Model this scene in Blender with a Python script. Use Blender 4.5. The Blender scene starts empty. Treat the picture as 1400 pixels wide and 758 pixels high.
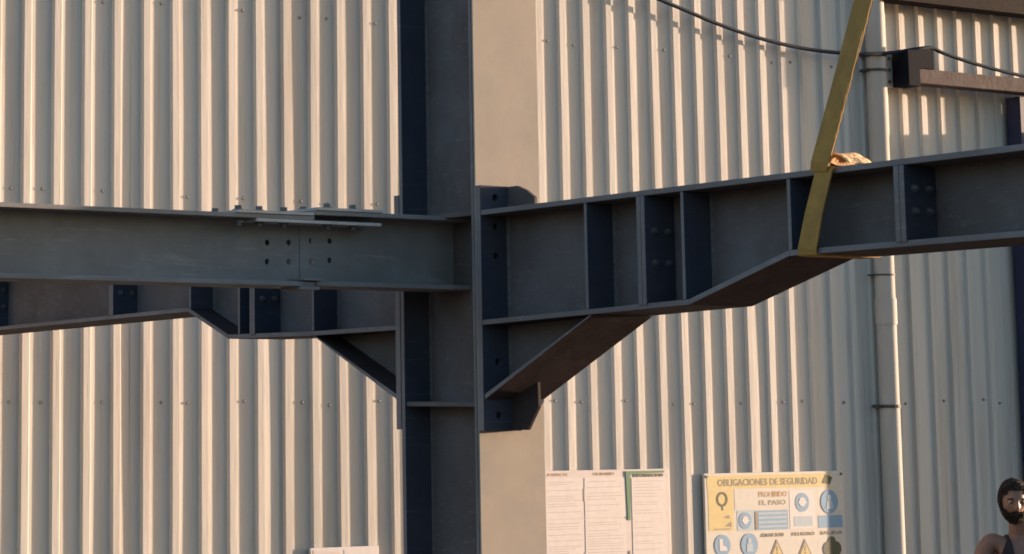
import bpy, bmesh, math, random
from mathutils import Vector, Matrix, noise
R = math.radians
random.seed(7)
SC = bpy.context.scene
COL = SC.collection

# ---------------------------------------------------------------- camera
cam_d = bpy.data.cameras.new("camera")
cam = bpy.data.objects.new("camera", cam_d)
COL.objects.link(cam)
cam.location = (0, 0, 2.2)
cam.rotation_euler = (R(90 + 7.7336), 0, 0)
cam_d.sensor_width = 36
cam_d.lens = 83.314
cam_d.shift_x = 455 / 1400
cam_d.shift_y = -279 / 1400
cam_d.clip_start = .05
cam_d.clip_end = 3000
SC.camera = cam

# ---------------------------------------------------------------- frame of the place
# s runs along the wall (to the right and away), t out of the wall towards the yard, z up
ANG = R(29.7753)
Wv = Vector((math.cos(ANG), math.sin(ANG), 0))
Uv = Vector((math.sin(ANG), -math.cos(ANG), 0))
O = Vector((0.95604, 7.05214, 0))
def P(s, t, z): return O + Wv * s + Uv * t + Vector((0, 0, z))

# ---------------------------------------------------------------- sky and sun
SUN_ALPHA, SUN_EL = R(12), R(3.2)
sd = (Wv * math.cos(SUN_ALPHA) + Uv * math.sin(SUN_ALPHA)) * math.cos(SUN_EL) + Vector((0, 0, math.sin(SUN_EL)))
world = bpy.data.worlds.new("World"); SC.world = world; world.use_nodes = True
nt = world.node_tree; nt.nodes.clear()
sky = nt.nodes.new('ShaderNodeTexSky'); sky.sky_type = 'NISHITA'; sky.sun_disc = False
sky.sun_elevation = SUN_EL; sky.sun_rotation = math.atan2(sd.x, sd.y)
sky.air_density = 1.0; sky.dust_density = 2.5; sky.ozone_density = 2.0
bg = nt.nodes.new('ShaderNodeBackground'); bg.inputs[1].default_value = 0.15
wo = nt.nodes.new('ShaderNodeOutputWorld')
nt.links.new(sky.outputs[0], bg.inputs[0]); nt.links.new(bg.outputs[0], wo.inputs[0])
sl = bpy.data.lights.new("sun", 'SUN'); sl.energy = 2.8; sl.angle = R(.8); sl.color = (1, .72, .51)
so = bpy.data.objects.new("sun", sl); COL.objects.link(so)
so.rotation_euler = sd.to_track_quat('Z', 'Y').to_euler(); so.location = (20, 10, 12)
SC.view_settings.view_transform = 'Standard'; SC.view_settings.look = 'None'
SC.view_settings.exposure = 2.2; SC.view_settings.gamma = 1; SC.view_settings.use_curve_mapping = False
SC.cycles.filter_width = 1.75
SC.render.resolution_x = 1024; SC.render.resolution_y = 554

# ---------------------------------------------------------------- materials
def mat(name, col, rough=.6, metal=0., var=.0, vscale=6., bump=0., bscale=80., dirt=None, dscale=3., dlo=.5, dhi=.75, stretch=(1, 1, 1), spec=None, rvar=0.):
    m = bpy.data.materials.new(name); m.use_nodes = True
    n = m.node_tree; b = n.nodes['Principled BSDF']
    b.inputs['Roughness'].default_value = rough; b.inputs['Metallic'].default_value = metal
    if spec is not None: b.inputs['Specular IOR Level'].default_value = spec
    b.inputs['Base Color'].default_value = (*col, 1)
    tc = n.nodes.new('ShaderNodeTexCoord'); mp = n.nodes.new('ShaderNodeMapping'); mp.inputs['Scale'].default_value = stretch
    n.links.new(tc.outputs['Object'], mp.inputs[0])
    out = None
    if var:
        t = n.nodes.new('ShaderNodeTexNoise'); t.inputs['Scale'].default_value = vscale; t.inputs['Detail'].default_value = 6; t.inputs['Roughness'].default_value = .65
        n.links.new(mp.outputs[0], t.inputs[0])
        r = n.nodes.new('ShaderNodeMapRange'); r.inputs[1].default_value = .3; r.inputs[2].default_value = .7; r.inputs[3].default_value = 1 - var; r.inputs[4].default_value = 1 + var
        n.links.new(t.outputs[0], r.inputs[0])
        v = n.nodes.new('ShaderNodeVectorMath'); v.operation = 'SCALE'; v.inputs[0].default_value = col
        n.links.new(r.outputs[0], v.inputs['Scale']); out = v.outputs[0]
        if rvar:
            rr = n.nodes.new('ShaderNodeMapRange'); rr.inputs[1].default_value = .3; rr.inputs[2].default_value = .7; rr.inputs[3].default_value = rough - rvar; rr.inputs[4].default_value = rough + rvar
            n.links.new(t.outputs[0], rr.inputs[0]); n.links.new(rr.outputs[0], b.inputs['Roughness'])
    if dirt:
        t = n.nodes.new('ShaderNodeTexNoise'); t.inputs['Scale'].default_value = dscale; t.inputs['Detail'].default_value = 8; t.inputs['Roughness'].default_value = .7
        mp2 = n.nodes.new('ShaderNodeMapping'); mp2.inputs['Location'].default_value = (3.1, 1.7, .4); mp2.inputs['Scale'].default_value = stretch
        n.links.new(tc.outputs['Object'], mp2.inputs[0]); n.links.new(mp2.outputs[0], t.inputs[0])
        r = n.nodes.new('ShaderNodeMapRange'); r.inputs[1].default_value = dlo; r.inputs[2].default_value = dhi
        n.links.new(t.outputs[0], r.inputs[0])
        x = n.nodes.new('ShaderNodeMix'); x.data_type = 'RGBA'; x.inputs[7].default_value = (*dirt, 1)
        if out: n.links.new(out, x.inputs[6])
        else: x.inputs[6].default_value = (*col, 1)
        n.links.new(r.outputs[0], x.inputs[0]); out = x.outputs[2]
    if out: n.links.new(out, b.inputs['Base Color'])
    if bump:
        t = n.nodes.new('ShaderNodeTexNoise'); t.inputs['Scale'].default_value = bscale; t.inputs['Detail'].default_value = 4
        n.links.new(mp.outputs[0], t.inputs[0])
        bp = n.nodes.new('ShaderNodeBump'); bp.inputs['Strength'].default_value = bump; bp.inputs['Distance'].default_value = .01
        n.links.new(t.outputs[0], bp.inputs['Height']); n.links.new(bp.outputs[0], b.inputs['Normal'])
    return m
M = {}
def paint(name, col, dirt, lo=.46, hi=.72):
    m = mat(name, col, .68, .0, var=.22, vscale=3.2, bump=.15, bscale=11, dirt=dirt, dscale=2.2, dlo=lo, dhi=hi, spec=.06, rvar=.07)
    # scuffs and chain marks: thin stretched pale scratches breaking the paint
    n = m.node_tree; b = n.nodes['Principled BSDF']; tc = n.nodes['Texture Coordinate']
    src = b.inputs['Base Color'].links[0].from_socket
    mp = n.nodes.new('ShaderNodeMapping'); mp.inputs['Scale'].default_value = (3, 9, 34); mp.inputs['Rotation'].default_value = (.3, .5, .2)
    t = n.nodes.new('ShaderNodeTexNoise'); t.inputs['Scale'].default_value = 1.6; t.inputs['Detail'].default_value = 5; t.inputs['Roughness'].default_value = .8
    n.links.new(tc.outputs['Object'], mp.inputs[0]); n.links.new(mp.outputs[0], t.inputs[0])
    r = n.nodes.new('ShaderNodeMapRange'); r.inputs[1].default_value = .57; r.inputs[2].default_value = .68; r.inputs[4].default_value = .6
    n.links.new(t.outputs[0], r.inputs[0])
    x = n.nodes.new('ShaderNodeMix'); x.data_type = 'RGBA'; x.inputs[7].default_value = (col[0] * 1.4 + .022, col[1] * 1.35 + .02, col[2] * 1.25 + .018, 1)
    n.links.new(src, x.inputs[6]); n.links.new(r.outputs[0], x.inputs[0]); n.links.new(x.outputs[2], b.inputs['Base Color'])
    return m
M['steel'] = paint('grey_primed_steel', (.142, .120, .124), (.100, .078, .074))
M['plate'] = paint('skylight_blue_plate', (.052, .060, .088), (.070, .064, .076))  # blue of sky-lit shade put into the colour of yard-facing plates
M['under'] = paint('shaded_underside_primer', (.060, .046, .048), (.040, .032, .034))  # darker steel colour, shade painted in for flange and haunch undersides
M['lit_splice'] = mat('brightly_lit_splice_plate', (.42, .42, .42), .55, .15, var=.15, vscale=9, dirt=(.28, .25, .23), dscale=6, spec=.3)  # pale copy for the upper splice plates, caught sunlight put into the colour
M['edge'] = paint('light_catching_edge', (.215, .188, .19), (.165, .14, .14))  # lighter steel for side-facing edges, their brighter lighting painted in
M['beam'] = paint('pale_grey_primed_beam', (.232, .228, .232), (.190, .178, .172))
M['coat'] = mat('beige_coated_steel', (.335, .295, .250), .7, 0, var=.07, vscale=5, bump=.12, bscale=7, dirt=(.25, .235, .225), dscale=2.2, dlo=.52, dhi=.78, spec=.15)
M['weld'] = mat('weld_bead', (.10, .095, .10), .6, .1, var=.3, vscale=60, bump=.6, bscale=120)
M['bolt'] = mat('galvanised_bolt', (.13, .13, .14), .55, .3, var=.2, vscale=40)
M['wall'] = mat('white_coated_cladding', (.535, .505, .465), .6, 0, var=.06, vscale=1.5, bump=.12, bscale=14, spec=.3, dirt=(.41, .35, .30), dscale=1.3, dlo=.5, dhi=.85, stretch=(4, 4, .35))
def sheet_tone(m):
    n = m.node_tree; b = n.nodes['Principled BSDF']; src = b.inputs['Base Color'].links[0].from_socket
    oi = n.nodes.new('ShaderNodeObjectInfo'); r = n.nodes.new('ShaderNodeMapRange'); r.inputs[3].default_value = .90; r.inputs[4].default_value = 1.08
    v = n.nodes.new('ShaderNodeVectorMath'); v.operation = 'SCALE'
    n.links.new(oi.outputs['Random'], r.inputs[0]); n.links.new(src, v.inputs[0]); n.links.new(r.outputs[0], v.inputs['Scale'])
    # rain streaks and grime: narrow vertical marks
    tc = n.nodes['Texture Coordinate']; mp = n.nodes.new('ShaderNodeMapping'); mp.inputs['Scale'].default_value = (38, 38, 1.1)
    t = n.nodes.new('ShaderNodeTexNoise'); t.inputs['Scale'].default_value = 1; t.inputs['Detail'].default_value = 6; t.inputs['Roughness'].default_value = .75
    n.links.new(tc.outputs['Object'], mp.inputs[0]); n.links.new(mp.outputs[0], t.inputs[0])
    q = n.nodes.new('ShaderNodeMapRange'); q.inputs[1].default_value = .54; q.inputs[2].default_value = .76; q.inputs[4].default_value = .5
    n.links.new(t.outputs[0], q.inputs[0])
    x = n.nodes.new('ShaderNodeMix'); x.data_type = 'RGBA'; x.inputs[7].default_value = (.27, .215, .175, 1)
    n.links.new(v.outputs[0], x.inputs[6]); n.links.new(q.outputs[0], x.inputs[0]); n.links.new(x.outputs[2], b.inputs['Base Color'])
sheet_tone(M['wall'])
M['pipe'] = mat('downpipe_plastic', (.44, .415, .38), .8, 0, var=.06, vscale=3, dirt=(.36, .31, .27), dscale=2, dlo=.45, dhi=.8, stretch=(2, 2, .6))
M['dark'] = mat('dark_clamp', (.06, .055, .05), .7, .0, var=.2, vscale=20)
M['brown'] = mat('rust_primer_steel', (.014, .009, .009), .8, 0, spec=.1, var=.2, vscale=8, bump=.2, bscale=30)
M['tube'] = mat('dusty_brown_tube', (.125, .10, .092), .85, 0, spec=.1, var=.2, vscale=18, bump=.25, bscale=40)
M['navy'] = mat('navy_paint', (.022, .028, .075), .6, 0, var=.15, vscale=8)
M['black'] = mat('black_bracket', (.006, .008, .014), .85, 0, spec=.1, var=.2, vscale=20)
M['cable'] = mat('blue_black_cable', (.016, .024, .04), .8, spec=.15)
M['concrete'] = mat('plinth_concrete', (.32, .30, .28), .9, 0, var=.2, vscale=5, bump=.4, bscale=40)
M['ground'] = mat('packed_earth', (.14, .105, .08), .95, 0, var=.22, vscale=.6, bump=.5, bscale=6, dirt=(.17, .135, .11), dscale=.25)
M['washer'] = mat('screw_head', (.27, .26, .25), .7, .1)
M['skin'] = mat('tanned_skin', (.19, .105, .078), .5, 0, var=.1, vscale=14)
M['hair'] = mat('dark_hair', (.030, .020, .015), .7, 0, var=.3, vscale=90, bump=.8, bscale=180)
M['shirt'] = mat('black_cotton', (.014, .014, .017), .9, 0, bump=.3, bscale=60)
M['trouser'] = mat('work_trousers', (.05, .06, .09), .9, 0, var=.2, vscale=10, bump=.3, bscale=60)
M['boot'] = mat('brown_boot', (.07, .045, .03), .7)
M['eye'] = mat('eye_white', (.28, .25, .22), .3)
M['iris'] = mat('eye_iris', (.03, .02, .015), .3)

def webbing():
    m = mat('ochre_webbing', (.27, .17, .045), .75)
    n = m.node_tree; b = n.nodes['Principled BSDF']; tc = n.nodes['Texture Coordinate']
    w = n.nodes.new('ShaderNodeTexWave'); w.inputs['Scale'].default_value = 60; w.inputs['Distortion'].default_value = 3
    t = n.nodes.new('ShaderNodeTexNoise'); t.inputs['Scale'].default_value = 22; t.inputs['Detail'].default_value = 6
    n.links.new(tc.outputs['Object'], w.inputs[0]); n.links.new(tc.outputs['Object'], t.inputs[0])
    x = n.nodes.new('ShaderNodeMix'); x.data_type = 'RGBA'; x.inputs[6].default_value = (.50, .27, .05, 1); x.inputs[7].default_value = (.20, .11, .035, 1)
    n.links.new(t.outputs[0], x.inputs[0]); n.links.new(x.outputs[2], b.inputs['Base Color'])
    bp = n.nodes.new('ShaderNodeBump'); bp.inputs['Strength'].default_value = .4; bp.inputs['Distance'].default_value = .002
    n.links.new(w.outputs[0], bp.inputs['Height']); n.links.new(bp.outputs[0], b.inputs['Normal'])
    return m
M['web'] = webbing()
M['pad'] = mat('orange_sling_pad', (.62, .42, .22), .8, var=.25, vscale=30, bump=.6, bscale=60)

def flat(name, col, rough=.6): return mat(name, col, rough, var=.06, vscale=25)

# ---------------------------------------------------------------- mesh helpers (all coordinates are s, t, z)
class MB:
    def __init__(self, base=(0, 0, 0)): self.v = []; self.f = []; self.b = base
    def add(self, vs, fs):
        k = len(self.v); self.v += vs; self.f += [tuple(k + i for i in f) for f in fs]
    def box(self, s0, s1, t0, t1, z0, z1):
        self.add([(s, t, z) for z in (z0, z1) for t in (t0, t1) for s in (s0, s1)],
                 [(0, 1, 3, 2), (4, 6, 7, 5), (0, 4, 5, 1), (2, 3, 7, 6), (0, 2, 6, 4), (1, 5, 7, 3)]); return self
    def prism_tz(self, poly, s0, s1):
        n = len(poly)
        self.add([(s0, a, b) for a, b in poly] + [(s1, a, b) for a, b in poly],
                 [tuple(range(n))[::-1], tuple(range(n, 2 * n))] + [(i, (i + 1) % n, n + (i + 1) % n, n + i) for i in range(n)]); return self
    def prism_sz(self, poly, t0, t1):
        n = len(poly)
        self.add([(a, t0, b) for a, b in poly] + [(a, t1, b) for a, b in poly],
                 [tuple(range(n))[::-1], tuple(range(n, 2 * n))] + [(i, (i + 1) % n, n + (i + 1) % n, n + i) for i in range(n)]); return self
    def cyl(self, a, b, r, n=12, r2=None):
        a = Vector(a); b = Vector(b); d = (b - a).normalized()
        x = d.orthogonal().normalized(); y = d.cross(x); r2 = r if r2 is None else r2
        vs = []
        for c, q in ((a, r), (b, r2)):
            for i in range(n):
                th = 2 * math.pi * (i + .5) / n; vs.append(tuple(c + x * (q * math.cos(th)) + y * (q * math.sin(th))))
        self.add(vs, [tuple(range(n))[::-1], tuple(range(n, 2 * n))] + [(i, (i + 1) % n, n + (i + 1) % n, n + i) for i in range(n)]); return self
    def tube(self, pts, r, n=8):
        rings = []; pts = [Vector(p) for p in pts]; x = None
        vs = []
        for i, p in enumerate(pts):
            d = (pts[min(i + 1, len(pts) - 1)] - pts[max(i - 1, 0)]).normalized()
            x = d.orthogonal().normalized() if x is None else (x - d * x.dot(d)).normalized()
            y = d.cross(x)
            for k in range(n):
                th = 2 * math.pi * k / n; vs.append(tuple(p + x * (r * math.cos(th)) + y * (r * math.sin(th))))
        fs = [(i * n + k, i * n + (k + 1) % n, (i + 1) * n + (k + 1) % n, (i + 1) * n + k) for i in range(len(pts) - 1) for k in range(n)]
        fs += [tuple(range(n))[::-1], tuple(range((len(pts) - 1) * n, len(pts) * n))]
        self.add(vs, fs); return self
    def mesh(self, name, m):
        me = bpy.data.meshes.new(name); b = self.b
        me.from_pydata([(s - b[0], -(t - b[1]), z - b[2]) for s, t, z in self.v], [], self.f)
        bm = bmesh.new(); bm.from_mesh(me); bmesh.ops.recalc_face_normals(bm, faces=bm.faces); bm.to_mesh(me); bm.free()
        me.materials.append(M[m] if isinstance(m, str) else m)
        if m == 'plate' or (m in ('steel', 'under') and name.endswith('flange')):          # plate and flange edges, their catch of light painted as a paler tone
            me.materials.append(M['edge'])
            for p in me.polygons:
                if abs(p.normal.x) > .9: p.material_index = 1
        return me
    def build(self, name, m, parent=None, smooth=False, bevel=0, kind=None, label=None):
        me = self.mesh(name, m)
        if smooth: me.polygons.foreach_set('use_smooth', [True] * len(me.polygons))
        o = bpy.data.objects.new(name, me); COL.objects.link(o)
        if parent: o.parent = parent
        else: o.location = P(*self.b); o.rotation_euler.z = ANG
        if bevel:
            q = o.modifiers.new('bevel', 'BEVEL'); q.width = bevel; q.segments = 2; q.limit_method = 'ANGLE'; q.angle_limit = R(35)
        if kind: o['kind'] = kind
        if label: o['label'] = label
        return o
def thing(name, base, label, cat, group=None):
    o = bpy.data.objects.new(name, None); COL.objects.link(o); o.empty_display_size = .1
    o.location = P(*base); o.rotation_euler.z = ANG; o['label'] = label; o['category'] = cat
    if group: o['group'] = group
    return o
def tag(o, label, cat, group=None):
    o['label'] = label; o['category'] = cat
    if group: o['group'] = group
    return o
def cut(o, cyls, base):
    """drill real holes: cyls = [(a, b, r)] in s,t,z"""
    mb = MB(base)
    for a, b, r in cyls: mb.cyl(a, b, r, 14)
    me = mb.mesh('cutter', 'steel'); c = bpy.data.objects.new('cutter', me); COL.objects.link(c)
    c.matrix_world = o.matrix_world if not o.parent else Matrix.Translation(o.parent.location) @ Matrix.Rotation(ANG, 4, 'Z')
    m = o.modifiers.new('drill', 'BOOLEAN'); m.operation = 'DIFFERENCE'; m.object = c; m.solver = 'EXACT'
    bpy.context.view_layer.update()
    ev = o.evaluated_get(bpy.context.evaluated_depsgraph_get())
    nm = bpy.data.meshes.new_from_object(ev); o.modifiers.remove(m); o.data = nm
    bpy.data.objects.remove(c)

# ---------------------------------------------------------------- setting: ground
g = MB((0, 0, 0))
g.add([(-900, -900, 0), (900, -900, 0), (900, 900, 0), (-900, 900, 0)], [(0, 1, 2, 3)])
g.build('ground', 'ground', kind='structure')

# ---------------------------------------------------------------- the clad wall
WT = -4.292          # crown plane
PITCH, H_RIB = .16, .0202
CR, FL = .036, .0120  # crown width, flank run
wall = thing('warehouse_wall', (5, WT - .06, 0), 'tall white corrugated metal cladding wall with vertical ribs behind the steel frame', 'wall')
WB = (5, WT - .06, 0)
S0 = .375            # centre of rib 0
ROWS = (.3, 1.2, 2.16, 3.155, 4.085, 5.05, 6.0)
def prof(k):         # points of one rib, (s, depth)
    c = S0 + k * PITCH
    return [(c - CR / 2 - .007, -H_RIB), (c - CR / 2, 0), (c + CR / 2, 0), (c + CR / 2 + FL, -H_RIB)]
ZS = [.22 + i * (6.4 - .22) / 26 for i in range(27)]
screw_b = MB(WB)
for j in range(-5, 17):
    rnd = random.Random(j)
    k0 = 5 * j
    pts = [(S0 + (k0 - .5) * PITCH, -H_RIB)]
    for k in range(k0, k0 + 5): pts += prof(k)
    pts.append((S0 + (k0 + 4.5) * PITCH + .03, -H_RIB))
    lift = .0015 * (j % 2)
    mb = MB(WB); off = rnd.random() * 50
    vs = []
    for z in ZS:
        for (s, d) in pts:
            w1 = noise.noise(Vector((s * 4, z * .9, off))) * .0022 + noise.noise(Vector((s * 1.1, z * .35, off))) * .003
            vs.append((s + w1 * .5, WT + d + lift + w1, z))
    n = len(pts)
    mb.add(vs, [(r * n + i, r * n + i + 1, (r + 1) * n + i + 1, (r + 1) * n + i) for r in range(len(ZS) - 1) for i in range(n - 1)])
    o = mb.build('cladding_sheet', 'wall', wall)
    so_ = o.modifiers.new('gauge', 'SOLIDIFY'); so_.thickness = .0012; so_.offset = 0
    sb = MB(WB)
    for k in range(k0, k0 + 5):
        if k % 5 not in (0, 1, 3): continue
        cs = S0 + (k + .5) * PITCH + rnd.uniform(-.012, .012)
        for z in ROWS:
            zz = z + rnd.uniform(-.012, .012)
            if rnd.random() < .08: continue
            t0 = WT - H_RIB + lift
            sb.cyl((cs, t0 - .002, zz), (cs, t0 + .003, zz), .0095, 10); sb.cyl((cs, t0 + .003, zz), (cs, t0 + .010, zz), .0055, 6)
    sb.build('fixing_screws', 'washer', wall, kind='stuff')
SL, SRt = S0 - 25.5 * PITCH, S0 + 84.5 * PITCH
MB(WB).box(SL, SRt, WT - .30, WT - .02, 0, .22).build('plinth', 'concrete', wall)
MB(WB).box(SL, SRt, WT - .12, WT + .03, 6.40, 6.52).build('eaves_trim', 'wall', wall)
for z in ROWS: MB(WB).box(SL, SRt, WT - .17, WT - .05, z - .03, z + .03).build('wall_rail', 'steel', wall)
MB(WB).box(SL - .1, SRt + .1, WT - 9, WT - .13, 6.42, 6.5).build('roof', 'steel', wall)
MB(WB).box(SL - .05, SL, WT - 9, WT - .05, 0, 6.4).build('side_cladding', 'wall', wall)
MB(WB).box(SRt, SRt + .05, WT - 9, WT - .05, 0, 6.4).build('side_cladding', 'wall', wall)

# ---------------------------------------------------------------- column
HB = .105            # near half of the flange width
HF = .116            # far half on the rafters
CB = (0, -.18, 0)
colm = thing('steel_column', CB, 'tall grey painted H-section steel column standing in the middle with beams on both sides', 'column')
MB(CB).box(-HB, HB, -.003, .0100, .02, 5.6).build('flange', 'steel', colm, bevel=.002)
MB(CB).box(-HB + .002, .137, .0105, .0170, .02, 5.6).build('cover_plate', 'coat', colm, bevel=.001, label='beige cover plate on the outer flange')
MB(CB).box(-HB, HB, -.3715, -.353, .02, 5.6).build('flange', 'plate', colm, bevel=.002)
MB(CB).box(-.0055, .0055, -.353, -.003, .02, 5.6).build('web', 'steel', colm)
for z in (2.165, 2.726):
    for a, b in ((-HB + .006, -.0055), (.0055, HB - .006)):
        MB(CB).box(a, b, -.353, -.003, z, z + .014).build('stiffener', 'steel', colm, bevel=.0015)
MB(CB).box(-.2, .2, -.43, .07, 0, .02).build('base_plate', 'steel', colm)
for t in (-.353, -.003):
    e = .005 if t < -.1 else -.005
    w_ = MB(CB); w_.add([(-.0055, t, .02), (-.0105, t, .02), (-.0055, t + e, .02), (-.0055, t, 5.6), (-.0105, t, 5.6), (-.0055, t + e, 5.6)], [(0, 1, 2), (3, 5, 4), (0, 1, 4, 3), (1, 2, 5, 4), (2, 0, 3, 5)])
    w_.build('weld_seam', 'weld', colm)

# ---------------------------------------------------------------- rafters either side of the column
def hexbolt(mb, c, axis, r=.012, h=.009):
    """head on a washer, c on the plate face, axis a signed unit vector in s,t,z"""
    a = Vector(c); d = Vector(axis)
    mb.cyl(a - d * .001, a + d * .003, r * 1.5, 14); mb.cyl(a + d * .003, a + d * (.003 + h), r, 6)

def vweld(mb, s, t, z0, z1, ds, dt):
    mb.add([(s, t, z0), (s + ds, t, z0), (s, t + dt, z0), (s, t, z1), (s + ds, t, z1), (s, t + dt, z1)], [(0, 1, 2), (3, 5, 4), (0, 1, 4, 3), (1, 2, 5, 4), (2, 0, 3, 5)])

def rafter(base, label, f, q, end, kind):
    """f maps distance from the end plate to t; q holds the outline (distance, z)"""
    root = thing('steel_rafter', base, label, 'beam', 'haunched rafters bolted to the column')
    TH = .015
    zt = q['zt']                                   # top of top flange as a function of distance
    d0, d1 = .0255, end
    MB(base).prism_tz([(f(d0), zt(d0)), (f(d1), zt(d1)), (f(d1), zt(d1) - TH), (f(d0), zt(d0) - TH)], -HB, HF).build('top_flange', 'steel', root, bevel=.0018)
    # bottom flange in three runs
    bt = q['bot']                                  # [(d, z upper)]
    segs = list(zip(bt[:-1], bt[1:]))
    for (a, za), (b, zb) in segs:
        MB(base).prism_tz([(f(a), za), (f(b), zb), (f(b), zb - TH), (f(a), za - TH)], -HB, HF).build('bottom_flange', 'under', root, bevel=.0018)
    poly = [(f(d0), zt(d0) - TH), (f(d1), zt(d1) - TH)] + [(f(d), z) for d, z in reversed(bt)]
    web = MB(base).prism_tz(poly, -.0045, .0045).build('web', 'steel', root)
    def zb(d):
        for (a, za), (b, zb_) in segs:
            if a <= d <= b: return za + (zb_ - za) * (d - a) / (b - a)
        return bt[-1][1]
    wb = MB(base)
    for d, th, faces in q['stiff']:
        for s0, s1 in ((-HB + .002, -.0045), (.0045, HB - .002)):
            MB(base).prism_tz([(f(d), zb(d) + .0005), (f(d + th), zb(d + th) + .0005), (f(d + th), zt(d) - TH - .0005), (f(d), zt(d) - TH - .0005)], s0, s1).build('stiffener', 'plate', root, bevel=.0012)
        for e in (0, th):
            sg = -1 if e == 0 else 1
            dt = .008 * sg * (1 if f(1) > f(0) else -1)
            vweld(wb, -.0045, f(d + e), zb(d) + .001, zt(d) - TH - .001, -.007, dt)
    # end plates of the bolted splices, with their bolts
    for d, over in q['splice']:
        for dd in (-.0165, .0005):
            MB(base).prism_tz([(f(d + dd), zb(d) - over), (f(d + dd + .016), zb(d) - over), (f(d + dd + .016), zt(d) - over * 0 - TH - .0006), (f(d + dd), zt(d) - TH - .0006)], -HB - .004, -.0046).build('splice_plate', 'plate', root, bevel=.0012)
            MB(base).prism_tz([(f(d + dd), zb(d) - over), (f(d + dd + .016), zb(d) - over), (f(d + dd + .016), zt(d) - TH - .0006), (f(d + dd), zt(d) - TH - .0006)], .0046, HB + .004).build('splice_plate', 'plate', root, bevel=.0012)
        zc = (zb(d) + zt(d)) / 2
        face_hi = f(d + .0165) if f(1) > f(0) else f(d - .0165)
        face_lo = f(d - .0165) if f(1) > f(0) else f(d + .0165)
        hh = (zt(d) - zb(d))
        for s in (-.078, -.030, .030, .078):
            for z in (zc + hh * .14, zc - hh * .14):
                b_ = MB(base); hexbolt(b_, (s, face_hi, z), (0, 1, 0), .0065, .008); hexbolt(b_, (s, face_lo, z), (0, -1, 0), .0065, .008)
                b_.build('bolt', 'bolt', root)
    # haunch under the beam
    ha, hz, hb_, hz2 = q['haunch']                 # distance/z at the plate, distance/z at the beam
    L = math.hypot(hb_ - ha, hz2 - hz); nx, nz = (hz2 - hz) / L, -(hb_ - ha) / L
    th = .014
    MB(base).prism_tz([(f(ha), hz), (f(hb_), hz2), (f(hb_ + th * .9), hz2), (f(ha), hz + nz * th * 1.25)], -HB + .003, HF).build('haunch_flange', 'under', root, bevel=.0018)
    MB(base).prism_tz([(f(.0255), hz + .0), (f(hb_ - .002), hz2 - .001), (f(.0255), zb(.03) - TH - .0005)], -.0045, .0045).build('haunch_web', 'steel', root)
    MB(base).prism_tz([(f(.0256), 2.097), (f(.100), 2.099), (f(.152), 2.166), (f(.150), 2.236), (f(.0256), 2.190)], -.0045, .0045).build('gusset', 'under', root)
    MB(base).prism_tz([(f(.0262), zt(.03) + .0005), (f(.152), zt(.15) + .0005), (f(.152), 2.772), (f(.112), 2.796), (f(.070), 2.811), (f(.0262), 2.811)], -.0045, .0045).build('gusset', 'steel', root)
    # end plate: full depth with corner chamfers, drilled for its bolts
    t0, t1 = sorted((f(0), f(.0255)))
    ep = MB(base).prism_sz([(-HB - .001, 2.095), (.030, 2.095), (HF, 2.178), (HF, 2.745), (.085, 2.765), (.02, 2.812), (-HB - .001, 2.812)], t0, t1)
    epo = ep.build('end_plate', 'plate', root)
    holes = [((-.051, t0 - .02, z), (-.051, t1 + .02, z), .0105) for z in (2.777, 2.691, 2.605, 2.295, 2.141)] + \
            [((.05, t0 - .02, z), (.05, t1 + .02, z), .0105) for z in (2.691, 2.605, 2.295)]
    cut(epo, holes, base)
    bv = epo.modifiers.new('bevel', 'BEVEL'); bv.width = .0015; bv.limit_method = 'ANGLE'
    e = .008 if f(1) > f(0) else -.008
    vweld(wb, -.0045, f(.0255), 2.215, zb(.03) - TH - .001, -.007, e)
    vweld(wb, -.0045, f(.0255), zb(.03) + .001, zt(.03) - TH - .001, -.007, e)
    # long fillets along flange and web
    for (a, za), (b, zb_) in segs:
        for sgn in (-1,):
            wb.add([(-.0045, f(a), za), (-.0115, f(a), za), (-.0045, f(a), za + .007), (-.0045, f(b), zb_), (-.0115, f(b), zb_), (-.0045, f(b), zb_ + .007)], [(0, 1, 2), (3, 5, 4), (0, 1, 4, 3), (1, 2, 5, 4), (2, 0, 3, 5)])
    wb.build('weld_seam', 'weld', root)
    return root

# right: t = .0185 + d
fr = lambda d: .0185 + d
r1 = rafter((0, 0, 2.4), 'deep haunched grey steel rafter running right from the column, carrying the yellow sling', fr, dict(
    zt=lambda d: 2.738 + .0072 * d,
    bot=[(.0255, 2.417), (.912, 2.447), (1.28, 2.555), (5.6, 2.59)],
    stiff=[(.493, .012, 1), (.887, .012, 1), (1.277, .012, 1)],
    splice=[(.735, .004), (1.650, .004)],
    haunch=(.0255, 2.202, .505, 2.4172)), 5.6, 'r')
# left: t = -.3715 - d
fl = lambda d: -.3725 - d
r2 = rafter((0, -.4, 2.4), 'haunched grey steel rafter running back to the wall behind the plain cross beam', fl, dict(
    zt=lambda d: 2.738 - .004 * d,
    bot=[(.0255, 2.412), (.50, 2.405), (1.03, 2.406), (1.307, 2.507), (3.92, 2.458)],
    stiff=[(.490, .012, 1), (.955, .012, 1), (1.290, .012, 1)],
    splice=[(.865, .004), (1.88, .0), (3.0, .0)],
    haunch=(.0255, 2.200, .485, 2.3898)), 3.92, 'l')

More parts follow.
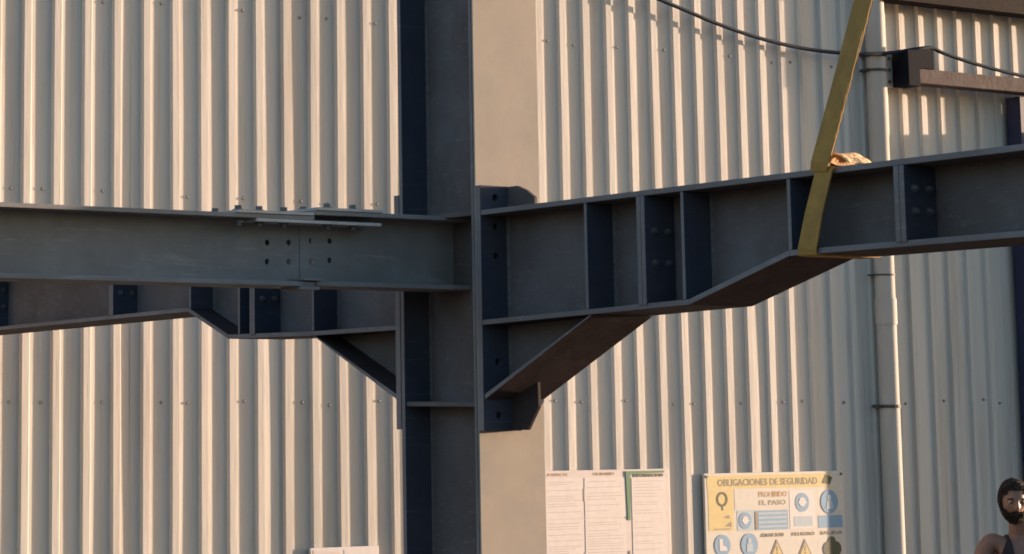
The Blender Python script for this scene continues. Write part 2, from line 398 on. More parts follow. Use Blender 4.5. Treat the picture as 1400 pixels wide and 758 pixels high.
# ---------------------------------------------------------------- cross beam to the left (parallel to the wall)
NB = (-1, -.18, 2.6)
BT0, BT1, BW = -.320, -.140, -.230
NB = (-1, BW, 2.6)
nb = thing('steel_cross_beam', NB, 'plain grey steel cross beam in front on the left, ending at the column with a bolted splice', 'beam')
JS = -.567
for part, (s0, s1, z1) in enumerate(((-7.5, JS, 2.7160), (JS + .003, -.007, 2.7325))):
    MB(NB).box(s0, s1, BT0, BT1, z1 - .013, z1).build('top_flange', 'beam', nb, bevel=.0018)
    MB(NB).box(s0, s1, BT0, BT1, 2.511 + part * .002, 2.5245 + part * .002).build('bottom_flange', 'beam', nb, bevel=.0018)
    w_ = MB(NB).box(s0, s1, BW - .004, BW + .004, 2.5245 + part * .002, z1 - .013).build('web', 'beam', nb)
    hs = [(-.675, 2.640), (-.601, 2.642), (-.676, 2.584), (-.602, 2.586)] if part == 0 else [(-.523, 2.650), (-.457, 2.651), (-.523, 2.589), (-.458, 2.594)]
    cut(w_, [((a, BW - .05, b), (a, BW + .05, b), .0095) for a, b in hs], NB)
MB(NB).box(-.831, -.571, BT0 + .004, BT1 + .004, 2.7165, 2.7250).build('splice_plate', 'lit_splice', nb, bevel=.001)
MB(NB).box(-.561, -.328, BT0 + .004, BT1 + .004, 2.7330, 2.7415).build('splice_plate', 'lit_splice', nb, bevel=.001)
MB(NB).box(-.769, -.336, BW + .012, BT1 + .006, 2.6930, 2.7022).build('splice_plate', 'lit_splice', nb, bevel=.001)
MB(NB).box(-.612, -.548, BW + .012, BT1 + .012, 2.5275, 2.534).build('splice_plate', 'beam', nb, bevel=.001)
MB(NB).box(-.620, -.556, BW - .012, BT1 + .008, 2.501, 2.5105).build('splice_plate', 'beam', nb, bevel=.001)
for s in (-.812, -.742, -.658, -.508, -.418):
    z = 2.725 if s < -.56 else 2.7415
    for t in (-.165, -.295):
        b_ = MB(NB); hexbolt(b_, (s, t, z), (0, 0, 1), .0105, .011)
        if t > -.2: hexbolt(b_, (s, t, 2.6930), (0, 0, -1), .0100, .009)
        b_.build('bolt', 'bolt', nb)

# ---------------------------------------------------------------- lifting sling choked round the right rafter
SB = (0, 1.4, 3)
sling = thing('lifting_sling', SB, 'worn yellow webbing sling wrapped round the right rafter and going up out of view', 'sling')
def ribbon(pts, name, mtl, th=.007):
    """pts = [(sa,ta,za, sb,tb,zb)] the two edges of the webbing"""
    mb = MB(SB); vs = []
    for (a, b) in pts:
        a = Vector(a); b = Vector(b)
        vs += [tuple(a), tuple(b)]
    n = len(pts)
    mb.add(vs, [(2 * i, 2 * i + 1, 2 * i + 3, 2 * i + 2) for i in range(n - 1)])
    o = mb.build(name, mtl, sling, smooth=False)
    m = o.modifiers.new('s', 'SUBSURF'); m.subdivision_type = 'SIMPLE'; m.levels = 3; m.render_levels = 3
    k = o.modifiers.new('t', 'SOLIDIFY'); k.thickness = th; k.offset = 0
    return o
NS = -.1135
# upper leg: edge a (left) and edge b (right)
ribbon([((NS + .10, 1.985, 4.75), (NS + .085, 2.045, 4.74)), ((NS + .02, 1.625, 3.35), (NS + .012, 1.688, 3.34)), ((NS + .006, 1.552, 3.145), (NS - .002, 1.615, 3.136)), ((NS - .002, 1.47, 2.93), (NS - .010, 1.532, 2.922)),
        ((NS - .006, 1.402, 2.765), (NS - .008, 1.462, 2.757)), ((NS - .003, 1.395, 2.742), (NS - .004, 1.45, 2.738))], 'sling_leg', 'web')
# loop over the top flange to the far side
ribbon([((NS + .004, 1.392, 2.764), (NS + .004, 1.452, 2.764)), ((-.08, 1.385, 2.758), (-.08, 1.445, 2.758)), ((.09, 1.375, 2.757), (.09, 1.435, 2.757)), ((.112, 1.372, 2.745), (.112, 1.432, 2.745)), ((.1135, 1.34, 2.55), (.1135, 1.40, 2.55))], 'sling_wrap', 'web')
# wrap in front of the web down to the bottom flange and under it
ribbon([((NS - .001, 1.418, 2.755), (NS - .001, 1.472, 2.748)), ((NS - .002, 1.408, 2.738), (NS - .002, 1.463, 2.733)), ((NS - .003, 1.37, 2.64), (NS - .003, 1.428, 2.634)), ((NS - .001, 1.340, 2.556), (NS - .001, 1.401, 2.550)),
        ((NS + .003, 1.336, 2.540), (NS + .003, 1.398, 2.540)), ((-.09, 1.336, 2.5385), (-.09, 1.398, 2.5385)), ((.10, 1.336, 2.5385), (.10, 1.398, 2.5385)), ((.1135, 1.336, 2.545), (.1135, 1.398, 2.545))], 'sling_wrap', 'web', .004)
# folded protector pad between sling and top flange
pm = MB(SB)
pv = []
for i in range(9):
    for j in range(6):
        s = -.100 + j * .018; t = 1.435 + i * .0075
        h = 2.7535 + .009 + .010 * abs(math.sin(i * .9 + j * .5)) * math.exp(-((i - 3.2) / 3.2) ** 2) + .012 * math.exp(-((i - 2.6) / 1.8) ** 2)
        pv.append((s + .004 * math.sin(i * 1.7), t + .004 * math.cos(j * 2.), h if 0 < i < 8 else 2.7535))
pm.add(pv, [(i * 6 + j, i * 6 + j + 1, (i + 1) * 6 + j + 1, (i + 1) * 6 + j) for i in range(8) for j in range(5)])
po = pm.build('edge_protector', 'pad', sling, smooth=True)
m = po.modifiers.new('t', 'SOLIDIFY'); m.thickness = .006; m.offset = -1
m = po.modifiers.new('s', 'SUBSURF'); m.levels = 1; m.render_levels = 1

# ---------------------------------------------------------------- downpipe on the wall
DB = (6.008, WT + .06, 0)
dp = thing('downpipe', DB, 'pale round rainwater downpipe clamped to the corrugated wall right of the sling', 'downpipe')
PR = .058
MB(DB).cyl((6.008, WT + .06, .1), (6.008, WT + .06, 2.72), PR, 28).build('pipe', 'pipe', dp, smooth=True)
MB(DB).cyl((6.008, WT + .06, 2.60), (6.008, WT + .06, 2.75), PR + .005, 28).build('socket', 'pipe', dp, smooth=True)
MB(DB).cyl((6.008, WT + .06, 2.74), (6.008, WT + .06, 6.38), PR, 28).build('pipe', 'pipe', dp, smooth=True)
for o in [c for c in COL.objects if c.parent == dp]:
    e = o.modifiers.new('e', 'EDGE_SPLIT'); e.split_angle = R(40)
for z, h in ((2.135, .009), (2.885, .004), (4.075, .008), (4.165, .010), (1.1, .009), (5.2, .009)):
    c = MB(DB).cyl((6.008, WT + .06, z - h), (6.008, WT + .06, z + h), PR + .006, 20)
    cl = c.build('clamp', 'dark', dp, smooth=False)
    MB(DB).box(5.930, 5.952, WT + .004, WT + .07, z - h, z + h).build('clamp_ear', 'dark', cl)

# ---------------------------------------------------------------- bracketed sloping rail, post and high beam on the right
AB = (6.7, WT + .15, 4)
rail = thing('wall_rail_arm', AB, 'dusty brown square tube arm on a black end bracket beside the downpipe', 'rail')
MB(AB).prism_sz([(6.245, 4.091), (8.6, 4.091), (8.6, 4.005), (6.245, 4.005)], WT + .06, WT + .17).build('arm_tube', 'tube', rail, bevel=.004)
MB(AB).prism_sz([(6.150, 4.195), (6.366, 4.210), (6.366, 4.0925), (6.2440, 4.0925), (6.2440, 3.985), (6.150, 3.985)], WT + .05, WT + .175).build('end_bracket', 'black', rail, bevel=.003)
MB(AB).box(6.11, 6.164, WT + .002, WT + .04, 3.99, 4.2).build('fixing_strap', 'pipe', rail, bevel=.002)
for z in (4.02, 4.09, 4.16):
    b_ = MB(AB); hexbolt(b_, (6.135, WT + .04, z), (0, 1, 0), .008, .006); b_.build('bolt', 'bolt', rail)
PO = (7.1, WT + .1, 0)
dpst = thing('door_frame', PO, 'dark navy door post at the right edge, rising to the brown arm', 'door frame')
MB(PO).box(7.149, 7.23, WT + .004, WT + .112, 0, 3.99).build('post', 'navy', dpst, bevel=.003)
MB(PO).box(8.45, 8.55, WT + .004, WT + .105, 0, 3.90).build('post', 'navy', dpst, bevel=.003)
MB(PO).box(7.23, 8.45, WT + .004, WT + .105, 3.79, 3.90).build('lintel', 'navy', dpst, bevel=.003)
MB(PO).box(7.50, 7.545, WT + .01, WT + .42, .03, 3.79).build('shade_leaf', 'navy', dpst, bevel=.003)  # leaf added out of view to throw shade on the wall beside the post
hb = thing('roof_edge_beam', (8, WT + .3, 4.5), 'dark brown steel beam crossing the very top right corner', 'beam')
MB((8, WT + .3, 4.5)).box(6.0, 12, WT + .04, WT + .16, 4.487, 4.50).build('bottom_flange', 'brown', hb, bevel=.002)
MB((8, WT + .3, 4.5)).box(6.0, 12, WT + .095, WT + .105, 4.50, 4.68).build('web', 'brown', hb)
MB((8, WT + .3, 4.5)).box(6.0, 12, WT + .04, WT + .16, 4.68, 4.693).build('top_flange', 'brown', hb, bevel=.002)

# ---------------------------------------------------------------- cable
cp = [(3.23, 4.72), (3.78, 4.53), (4.13, 4.415), (4.384, 4.351), (4.567, 4.309), (4.779, 4.260), (5.10, 4.203), (5.43, 4.168), (5.692, 4.155), (5.925, 4.160), (6.12, 4.185), (6.24, 4.207), (6.36, 4.2215), (6.46, 4.196), (6.771, 4.145), (7.21, 4.102), (7.8, 4.10), (8.6, 4.10)]
tp = [WT + .05 + .04 * max(0, (5 - s)) + .075 * min(1, max(0, (s - 5.55) / .3)) + (.04 if s > 6.15 else 0) for s, z in cp]
pts = []
def cr(p0, p1, p2, p3, u): return .5 * (2 * p1 + (p2 - p0) * u + (2 * p0 - 5 * p1 + 4 * p2 - p3) * u * u + (-p0 + 3 * p1 - 3 * p2 + p3) * u ** 3)
for i in range(len(cp) - 1):
    ix = [max(i - 1, 0), i, i + 1, min(i + 2, len(cp) - 1)]
    for u in (0, .25, .5, .75):
        pts.append(tuple(cr(*[a[j] for j in ix], u) for a in ([c[0] for c in cp], tp, [c[1] for c in cp])))
tag(MB((6, WT + .13, 4.2)).tube(pts, .0115, 8).build('power_cable', 'cable', smooth=True), 'sagging blue-black cable strung across the upper wall to the black bracket', 'cable')

# ---------------------------------------------------------------- notice boards on the wall
def text_mesh(txt, size, col, s, z, t, parent, base, name='lettering', width=None, bold=.0):
    cu = bpy.data.curves.new('txt', 'FONT'); cu.body = txt; cu.size = size; cu.extrude = .0006; cu.offset = bold; cu.resolution_u = 2
    tmp = bpy.data.objects.new('txt', cu); COL.objects.link(tmp); bpy.context.view_layer.update()
    me = bpy.data.meshes.new_from_object(tmp.evaluated_get(bpy.context.evaluated_depsgraph_get())); bpy.data.objects.remove(tmp)
    xs = [v.co.x for v in me.vertices]; k = 1 if not width else width / (max(xs) - min(xs))
    for v in me.vertices:
        x, y, zz = v.co; v.co = (s + x * k - base[0], -(t + zz - base[1]), z + y - base[2])
    me.materials.clear(); me.materials.append(col)
    o = bpy.data.objects.new(name, me); COL.objects.link(o); o.parent = parent; return o
C_cream = flat('print_cream', (.54, .51, .46)); C_yel = flat('print_yellow', (.56, .44, .18)); C_white = flat('print_white', (.60, .56, .56))
C_blue = flat('print_blue', (.15, .30, .46)); C_pale = flat('print_pale_blue', (.34, .43, .50)); C_ink = flat('print_ink', (.22, .19, .14))
C_red = flat('print_red', (.42, .25, .10)); C_green = flat('print_green', (.05, .17, .08)); C_dgreen = flat('print_dark_green', (.03, .05, .03)); C_pink = flat('print_pink', (.56, .50, .485))
C_grey = flat('print_grey', (.35, .32, .30)); C_paper = flat('paper', (.60, .55, .54))

def disc(mb, s, z, t, r, r2=None, n=20, h=.001):
    if r2 is None: mb.cyl((s, t, z), (s, t + h, z), r, n)
    else:
        vs = []
        for q in (r, r2):
            for i in range(n): a = 2 * math.pi * i / n; vs.append((s + q * math.cos(a), t + h, z + q * math.sin(a)))
        mb.add(vs, [(i, (i + 1) % n, n + (i + 1) % n, n + i) for i in range(n)])

# safety board
NBs = (5.15, WT + .02, 1.2)
TB = WT + .018
sb = thing('safety_board', NBs, 'cream and yellow safety sign board with blue pictograms and a title line', 'sign')
MB(NBs).box(4.632, 5.667, WT + .002, TB, .95, 1.775).build('panel', C_cream, sb, bevel=.002)
MB(NBs).box(4.650, 5.56, TB, TB + .0008, 1.69, 1.762).build('title_band', C_yel, sb)
text_mesh('OBLIGACIONES DE SEGURIDAD', .052, C_ink, 4.725, 1.706, TB + .0009, sb, NBs, width=.74, bold=.0012)
MB(NBs).box(4.655, 4.835, TB, TB + .0008, 1.465, 1.688).build('pictogram_panel', C_yel, sb)
MB(NBs).box(4.845, 5.24, TB, TB + .0008, 1.575, 1.688).build('text_panel', C_cream, sb)
text_mesh('PROHIBIDO', .04, C_red, 5.02, 1.642, TB + .0009, sb, NBs, width=.21, bold=.001)
text_mesh('EL PASO', .036, C_ink, 5.02, 1.598, TB + .0009, sb, NBs, width=.20, bold=.001)
MB(NBs).box(4.86, 4.98, TB, TB + .0008, 1.46, 1.572).build('pictogram_panel', C_pale, sb)
MB(NBs).box(4.99, 5.235, TB, TB + .0008, 1.462, 1.568).build('text_panel', C_blue, sb)
for i in range(4): MB(NBs).box(5.015, 5.225, TB + .0009, TB + .0016, 1.475 + i * .024, 1.485 + i * .024).build('printed_line', C_pale, sb)
MB(NBs).box(4.992, 5.012, TB + .0009, TB + .0016, 1.465, 1.56).build('printed_line', C_ink, sb)
MB(NBs).box(5.25, 5.44, TB, TB + .0008, 1.462, 1.672).build('pictogram_panel', C_white, sb)
MB(NBs).box(5.28, 5.42, TB + .0009, TB + .0014, 1.475, 1.53).build('text_panel', C_pale, sb)
MB(NBs).box(5.462, 5.648, TB, TB + .0008, 1.462, 1.53).build('pictogram_panel', C_blue, sb)
def picto(s, z, r, c1, c2, kind):
    m_ = MB(NBs); disc(m_, s, z, TB + .001, r, n=24); o = m_.build('pictogram', c1, sb)
    m2 = MB(NBs)
    if kind == 'helmet':
        disc(m2, s, z + r * .05, TB + .0022, r * .5, n=12); m2.box(s - r * .62, s + r * .62, TB + .0022, TB + .003, z - r * .1, z + r * .05)
    elif kind == 'boot':
        m2.prism_sz([(s - r * .4, z - r * .5), (s + r * .55, z - r * .5), (s + r * .5, z - r * .2), (s + r * .05, z), (s, z + r * .6), (s - r * .4, z + r * .6)], TB + .0022, TB + .003)
    else:
        disc(m2, s, z + r * .35, TB + .0022, r * .25, n=12); m2.prism_sz([(s - r * .4, z - r * .6), (s + r * .4, z - r * .6), (s + r * .3, z + r * .1), (s - r * .3, z + r * .1)], TB + .0022, TB + .003)
    m2.build('symbol', c2, o)
picto(5.345, 1.606, .052, C_blue, C_white, 'helmet'); picto(5.552, 1.605, .066, C_blue, C_pale, 'man')
picto(4.748, 1.388, .058, C_blue, C_white, 'boot'); picto(4.944, 1.386, .062, C_blue, C_pale, 'man'); picto(4.918, 1.517, .045, C_blue, C_white, 'helmet')
def tri(s, z, r, c1, c2):
    m_ = MB(NBs); m_.prism_sz([(s - r, z - r * .75), (s + r, z - r * .75), (s, z + r)], TB + .001, TB + .0018); o = m_.build('warning_triangle', c2, sb)
    m2 = MB(NBs); m2.prism_sz([(s - r * .66, z - r * .55), (s + r * .66, z - r * .55), (s, z + r * .62)], TB + .0019, TB + .0024); m2.build('triangle_field', c1, o)
    m3 = MB(NBs); m3.box(s - r * .08, s + r * .08, TB + .0025, TB + .003, z - r * .2, z + r * .3); disc(m3, s, z - r * .38, TB + .0025, r * .09, n=8); m3.build('symbol', C_ink, o)
tri(5.145, 1.355, .055, C_yel, C_ink); tri(5.355, 1.35, .055, C_yel, C_ink)
for s, txt in ((5.03, 'ATENCION'), (5.26, 'PELIGRO'), (5.475, 'SALIDA')): text_mesh(txt, .026, C_ink, s, 1.425, TB + .0009, sb, NBs, width=.17, bold=.0008)
m_ = MB(NBs)
for a, b, r in ((5.56, 1.385, .03), (5.53, 1.345, .04), (5.59, 1.345, .042), (5.56, 1.31, .05)): disc(m_, a, b, TB + .0008 + r * .005, r, n=10)
m_.build('pictogram', C_dgreen, sb)
for s in (4.755,):
    m_ = MB(NBs); disc(m_, s, 1.635, TB + .0009, .040, .028, n=20); m_.box(s - .006, s + .006, TB + .0009, TB + .0014, 1.575, 1.60); m_.build('symbol', C_dgreen, sb)
    MB(NBs).prism_sz([(4.76, 1.535), (4.81, 1.53), (4.80, 1.55)], TB + .0009, TB + .0014).build('symbol', C_ink, sb)
    MB(NBs).prism_sz([(4.77, 1.49), (4.82, 1.485), (4.815, 1.515)], TB + .0009, TB + .0014).build('symbol', C_ink, sb)
    MB(NBs).box(4.69, 4.81, TB + .0009, TB + .0014, 1.472, 1.478).build('printed_line', C_ink, sb)
MB(NBs).prism_sz([(5.50, 1.71), (5.56, 1.70), (5.58, 1.74), (5.53, 1.758)], TB + .0012, TB + .0018).build('symbol', C_dgreen, sb)
for s, z in ((4.65, 1.758), (5.65, 1.758)):
    b_ = MB(NBs); b_.cyl((s, TB, z), (s, TB + .004, z), .008, 10); b_.build('screw', 'bolt', sb)

# paper notice board
PBs = (3.95, WT + .02, 1.2)
pb = thing('notice_board', PBs, 'pinkish white notice board with three columns of paper sheets and a green strip', 'notice board')
MB(PBs).box(3.524, 4.384, WT + .002, TB, .95, 1.806).build('panel', C_pink, pb, bevel=.002)
rnd = random.Random(3)
for c, (a, b) in enumerate(((3.535, 3.79), (3.80, 4.075), (4.12, 4.355))):
    for r_, (z0, z1) in enumerate(((1.56, 1.765), (1.345, 1.552), (1.13, 1.337))):
        if c == 2: z0 -= .012; z1 -= .004
        tl = rnd.uniform(-.004, .004)
        sh = MB(PBs).prism_sz([(a, z0 + tl), (b, z0 - tl), (b, z1 - tl), (a, z1 + tl)], TB + .0004, TB + .0016).build('paper_sheet', C_paper, pb)
        ln = MB(PBs); z = z1 - .02
        while z > z0 + .015:
            ln.box(a + .015, a + .015 + (b - a - .03) * rnd.choice((1, .9, .6, .97, .8)), TB + .0017, TB + .0021, z, z + .0022); z -= rnd.choice((.012, .016, .03))
        ln.build('printed_lines', C_grey, sh)
MB(PBs).prism_sz([(4.079, 1.797), (4.345, 1.797), (4.345, 1.786), (4.112, 1.780), (4.106, 1.54), (4.088, 1.54)], TB + .0004, TB + .004).build('green_strip', C_green, pb)
text_mesh('INFORMACION', .020, C_dgreen, 4.128, 1.766, TB + .0006, pb, PBs, width=.21, bold=.0012)
text_mesh('AVISOS', .022, C_red, 3.55, 1.778, TB + .0006, pb, PBs, width=.14)
text_mesh('HORARIO', .022, C_red, 3.86, 1.778, TB + .0006, pb, PBs, width=.14)
for s, z in ((3.796, 1.69), (3.796, 1.36), (4.098, 1.36)):
    MB(PBs).box(s - .005, s + .004, TB + .0006, TB + .003, z - .045, z + .02).build('clip', C_grey, pb)

# small board low on the left
QB = (2.28, WT + .02, 1.2)
qb = thing('notice_sign', QB, 'small pale sign at the bottom edge, mostly cut off, left of the column', 'sign')
MB(QB).box(2.084, 2.487, WT + .002, TB, 1.15, 1.456).build('panel', C_white, qb, bevel=.002)
MB(QB).prism_sz([(2.10, 1.17), (2.26, 1.17), (2.26, 1.437), (2.10, 1.445)], TB + .0004, TB + .0012).build('paper_sheet', C_pink, qb)
MB(QB).prism_sz([(2.28, 1.17), (2.47, 1.17), (2.47, 1.447), (2.28, 1.443)], TB + .0004, TB + .0012).build('paper_sheet', C_paper, qb)

# ---------------------------------------------------------------- the man by the wall
def person():
    px, py = 4.262, 12.2
    root = bpy.data.objects.new('person', None); COL.objects.link(root); root.location = (px, py, 0); root.rotation_euler.z = R(-6)
    root['label'] = 'bearded man in a black tank top standing by the wall at the lower right corner'; root['category'] = 'person'
    # x to his left in the picture = -x, he faces -y
    J = {}
    E = []
    def j(n, co, r, par=None):
        J[n] = (Vector(co), r)
        if par: E.append((par, n))
    j('pelvis', (0, 0, .96), (.15, .115)); j('belly', (0, -.005, 1.10), (.142, .11), 'pelvis'); j('chest', (0, 0, 1.27), (.158, .118), 'belly'); j('upper', (0, .012, 1.385), (.118, .085), 'chest')
    j('trap', (0, .014, 1.475), (.100, .068), 'upper'); j('neck0', (-.002, .008, 1.505), (.060, .060), 'trap'); j('neck1', (-.008, -.008, 1.565), (.056, .058), 'neck0'); j('neck2', (-.015, -.012, 1.62), (.052, .055), 'neck1')
    for sg, n in ((-1, 'l'), (1, 'r')):
        j(n + 'sh', (sg * .142, .012, 1.472), (.058, .058), 'upper'); j(n + 'dl', (sg * .182, .01, 1.42), (.053, .055), n + 'sh')
        j(n + 'el', (sg * .238, .02, 1.12), (.040, .042), n + 'dl'); j(n + 'fa', (sg * .262, -.01, 1.02), (.040, .040), n + 'el')
        j(n + 'wr', (sg * .27, -.06, .875), (.026, .030), n + 'fa'); j(n + 'pa', (sg * .272, -.075, .82), (.024, .042), n + 'wr'); j(n + 'pb', (sg * .272, -.085, .775), (.018, .044), n + 'pa')
        j(n + 'hp', (sg * .095, 0, .90), (.092, .10), 'pelvis'); j(n + 'th', (sg * .11, -.01, .70), (.078, .084), n + 'hp'); j(n + 'kn', (sg * .12, -.012, .50), (.055, .058), n + 'th')
        j(n + 'cf', (sg * .125, .012, .36), (.052, .058), n + 'kn'); j(n + 'an', (sg * .13, .02, .10), (.034, .038), n + 'cf'); j(n + 'he', (sg * .13, .03, .05), (.036, .04), n + 'an'); j(n + 'to', (sg * .15, -.15, .035), (.04, .03), n + 'he')
    names = list(J); me = bpy.data.meshes.new('body'); idx = {n: i for i, n in enumerate(names)}
    me.from_pydata([J[n][0] for n in names], [(idx[a], idx[b]) for a, b in E], [])
    o = bpy.data.objects.new('body', me); COL.objects.link(o)
    o.modifiers.new('skin', 'SKIN'); sv = me.skin_vertices[0].data
    for n in names: sv[idx[n]].radius = J[n][1]
    sv[0].use_root = True
    ss = o.modifiers.new('sub', 'SUBSURF'); ss.levels = 3; ss.render_levels = 3
    bpy.context.view_layer.update()
    bmesh_body = bpy.data.meshes.new_from_object(o.evaluated_get(bpy.context.evaluated_depsgraph_get()))
    # fingers: short tapered chains
    fm = bpy.data.meshes.new('f'); fv = []; fe = []; fr_ = []
    for sg in (-1, 1):
        for i, (dy, L) in enumerate(((-.036, .075), (-.013, .085), (.010, .078), (.032, .062))):
            b = Vector((sg * .272, -.085 + dy, .765)); k = len(fv)
            fv += [b, b + Vector((-sg * .004, -.006, -L * .4)), b + Vector((-sg * .016, -.008, -L * .75)), b + Vector((-sg * .028, -.006, -L))]; fr_ += [.0095, .009, .0082, .007]; fe += [(k, k + 1), (k + 1, k + 2), (k + 2, k + 3)]
        b = Vector((sg * .268, -.115, .815)); k = len(fv)
        fv += [b, b + Vector((-sg * .006, -.026, -.022)), b + Vector((-sg * .014, -.034, -.055))]; fr_ += [.012, .0105, .0085]; fe += [(k, k + 1), (k + 1, k + 2)]
    fm.from_pydata(fv, fe, []); fo = bpy.data.objects.new('f', fm); COL.objects.link(fo); fo.modifiers.new('s', 'SKIN')
    for i, r in enumerate(fr_): fm.skin_vertices[0].data[i].radius = (r, r)
    done = set()
    for a, b in fe:
        pass
    heads = [i for i in range(len(fv)) if not any(b == i for a, b in fe)]
    for i in heads: fm.skin_vertices[0].data[i].use_root = True
    z = fo.modifiers.new('sub', 'SUBSURF'); z.levels = 1; z.render_levels = 1
    bpy.context.view_layer.update()
    fmesh = bpy.data.meshes.new_from_object(fo.evaluated_get(bpy.context.evaluated_depsgraph_get()))
    bpy.data.objects.remove(fo); bpy.data.objects.remove(o)
    bm = bmesh.new(); bm.from_mesh(bmesh_body); bm.from_mesh(fmesh)
    # head
    HC = Vector((-.036, -.03, 1.672)); yaw = R(-2); tilt = R(8)
    RH = Matrix.Translation(HC) @ Matrix.Rotation(yaw, 4, 'Z') @ Matrix.Rotation(tilt, 4, 'X')
    G = lambda x, c, w: math.exp(-((x - c) / w) ** 2)
    def head_pt(a, e, grow=0.):
        # a azimuth (0 = face, towards -y), e elevation
        x, y, zz = math.sin(a) * math.cos(e), -math.cos(a) * math.cos(e), math.sin(e)
        w, d, h = .064, .090, .099
        if zz < 0:
            w *= 1 - .20 * (-zz) ** 1.3; h = .110
            if y > 0: d *= 1 - .28 * min(1, -zz * 1.3)
        q = Vector((x * w, y * d, zz * h))
        if y < 0:
            f = -y
            q.y -= .026 * G(x, 0, .14) * G(zz, -.20, .17) * f                 # nose
            q.y -= .012 * G(x, 0, .10) * G(zz, -.05, .2) * f
            q.y -= .006 * G(zz, .20, .09) * G(x, 0, .65) * f                  # brow
            q.y += .013 * (G(x, .36, .17) + G(x, -.36, .17)) * G(zz, .03, .12) * f   # sockets
            q.y -= .007 * G(x, 0, .26) * G(zz, -.50, .07) * f                 # lips
            q.y += .005 * G(x, 0, .22) * G(zz, -.60, .05) * f
            q.y -= .014 * G(x, 0, .3) * G(zz, -.80, .15) * f                  # chin
            q.y += .010 * (G(x, .62, .16) + G(x, -.62, .16)) * G(zz, -.40, .2) * f
            q.x += .004 * (G(x, .55, .15) - G(x, -.55, .15)) * G(zz, -.08, .15)       # cheekbone
        n = Vector((x / w, y / d, zz / h)).normalized()
        return q + n * grow
    NA, NE = 72, 48
    def patch(test, grow, nz=0.):
        b2 = bmesh.new(); vs = {}
        for i in range(NA):
            for k in range(NE + 1):
                a = -math.pi + 2 * math.pi * i / NA; e = -math.pi / 2 + math.pi * k / NE
                gq = grow + (nz * noise.noise(Vector((math.sin(a) * 5, math.cos(a) * 5, e * 6))) if nz else 0)
                vs[i, k] = RH @ head_pt(a, e, gq)
        for i in range(NA):
            for k in range(NE):
                a = -math.pi + 2 * math.pi * (i + .5) / NA; e = -math.pi / 2 + math.pi * (k + .5) / NE
                if test(a, e):
                    try: b2.faces.new([b2.verts.new(vs[q]) for q in ((i, k), ((i + 1) % NA, k), ((i + 1) % NA, k + 1), (i, k + 1))])
                    except ValueError: pass
        bmesh.ops.remove_doubles(b2, verts=b2.verts, dist=.0002); return b2
    hd = patch(lambda a, e: True, 0)
    tmp = bpy.data.meshes.new('h'); hd.to_mesh(tmp); bm.from_mesh(tmp)
    for sg in (-1, 1):      # ears
        em = bmesh.new(); bmesh.ops.create_uvsphere(em, u_segments=12, v_segments=8, radius=1)
        for v in em.verts:
            rim = 1 - .35 * G(v.co.y, -.1, .5) * G(v.co.z, 0, .6) * (1 if v.co.x * sg > 0 else 0)
            v.co = RH @ Vector((sg * (.067 + v.co.x * sg * .010 * rim), .008 + v.co.y * .019, -.012 + v.co.z * .032))
        em.to_mesh(tmp); bm.from_mesh(tmp); em.free()
    for v in bm.verts:
        pass
    bmesh.ops.recalc_face_normals(bm, faces=bm.faces)
    bme = bpy.data.meshes.new('body'); bm.to_mesh(bme); bme.materials.append(M['skin'])
    bme.polygons.foreach_set('use_smooth', [True] * len(bme.polygons))
    bo = bpy.data.objects.new('body', bme); COL.objects.link(bo); bo.parent = root
    def part(name, bmx, m, solid=0):
        mm = bpy.data.meshes.new(name); bmx.to_mesh(mm); mm.materials.append(M[m]); mm.polygons.foreach_set('use_smooth', [True] * len(mm.polygons))
        oo = bpy.data.objects.new(name, mm); COL.objects.link(oo); oo.parent = root
        if solid: k = oo.modifiers.new('s', 'SOLIDIFY'); k.thickness = solid; k.offset = -1
        return oo
    def tufts(b2, test, L, n):
        rr = random.Random(11); c = 0
        while c < n:
            a = rr.uniform(-math.pi, math.pi); e = math.asin(rr.uniform(-1, 1))
            if not test(a, e): continue
            c += 1
            p = RH @ head_pt(a, e, .007); q = RH @ head_pt(a, e, .007 + L * rr.uniform(.5, 1.3))
            q += Vector((rr.uniform(-1, 1), rr.uniform(-1, 1), rr.uniform(-1.4, .4))) * L * .35
            w_ = (q - p).cross(Vector((rr.uniform(-1, 1), rr.uniform(-1, 1), rr.uniform(-1, 1)))).normalized() * .0013
            b2.faces.new([b2.verts.new(p - w_), b2.verts.new(p + w_), b2.verts.new(q)])
        return b2
    def hairtest(a, e):
        aa = abs(a); x = math.sin(e)
        if aa < .75: return x > .60
        if aa < 1.25: return x > .42 - .35 * (aa - .75)
        if aa < 1.75: return x > .10
        return x > -.42
    part('hair', tufts(patch(hairtest, .008, .005), hairtest, .006, 2600), 'hair', .004)
    def beardtest(a, e):
        aa = abs(a); x = math.sin(e)
        if aa > 1.75: return False
        if aa > 1.3: return -.85 < x < .12
        if aa > .75: return -.97 < x < -.30 - .25 * (1.3 - aa)
        if aa < .36 and -.565 < x < -.455: return False
        return x < (-.36 if aa < .42 else -.46)
    part('beard', tufts(patch(beardtest, .006, .006), beardtest, .006, 1800), 'hair', .004)
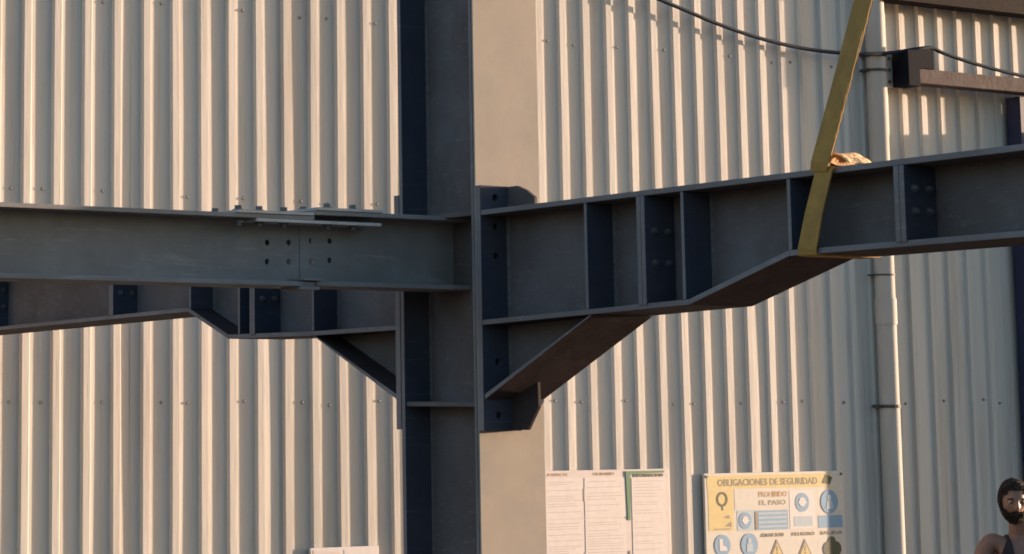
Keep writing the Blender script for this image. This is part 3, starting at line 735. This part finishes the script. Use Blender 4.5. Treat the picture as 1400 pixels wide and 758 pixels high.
    for sg in (-1, 1):
        m0 = bmesh.new(); bmesh.ops.create_uvsphere(m0, u_segments=12, v_segments=8, radius=.0125)
        for v in m0.verts: v.co = RH @ (v.co + Vector((sg * .028, -.0695, .004)))
        e_ = part('eye', m0, 'eye')
        m1 = bmesh.new(); bmesh.ops.create_uvsphere(m1, u_segments=10, v_segments=6, radius=.006)
        for v in m1.verts: v.co = RH @ (v.co + Vector((sg * .028, -.0775, .003)))
        i_ = part('iris', m1, 'iris')
        m2 = bmesh.new(); bmesh.ops.create_cube(m2, size=1)
        for v in m2.verts: v.co = RH @ Vector((sg * (.031 + v.co.x * .030), -.087 + v.co.y * .008 + abs(v.co.x) * .008, .0215 + v.co.z * .006 - v.co.x * .003))
        part('eyebrow', m2, 'hair')
    # clothes cut from the body surface
    src = bmesh.new(); src.from_mesh(bmesh_body); src.normal_update()
    def cloth(test, grow):
        b2 = src.copy(); bmesh.ops.delete(b2, geom=[f for f in b2.faces if not test(f.calc_center_median())], context='FACES')
        for _ in range(12):
            nb_ = {}
            for e in b2.edges:
                if e.is_boundary:
                    for p, q in ((e.verts[0], e.verts[1]), (e.verts[1], e.verts[0])): nb_.setdefault(p, []).append(q.co.copy())
            for v, l in nb_.items():
                if len(l) == 2: v.co = v.co * .5 + (l[0] + l[1]) * .25
        b2.normal_update()
        for v in b2.verts: v.co += v.normal * grow
        return b2
    def tank(c):
        if c.z < .93 or abs(c.x) > .215: return False
        if c.z > 1.30:
            ax = abs(c.x)
            if ax > .155 - (c.z - 1.30) * .42: return False
            if c.z > 1.36 and ax < .052 + (c.z - 1.36) * .10: return c.y > .02 and c.z < 1.44
            return c.z < 1.52
        return abs(c.x) < .2
    part('tank_top', cloth(tank, .007), 'shirt', .004)
    part('trousers', cloth(lambda c: c.z < .965 and c.z > .09 and abs(c.x) < (.235 if c.z < .9 else .21) and not (c.z > .7 and abs(c.x) > .225), .010), 'trouser', .004)
    part('boots', cloth(lambda c: c.z < .13, .008), 'boot', .003)
    return root
person()
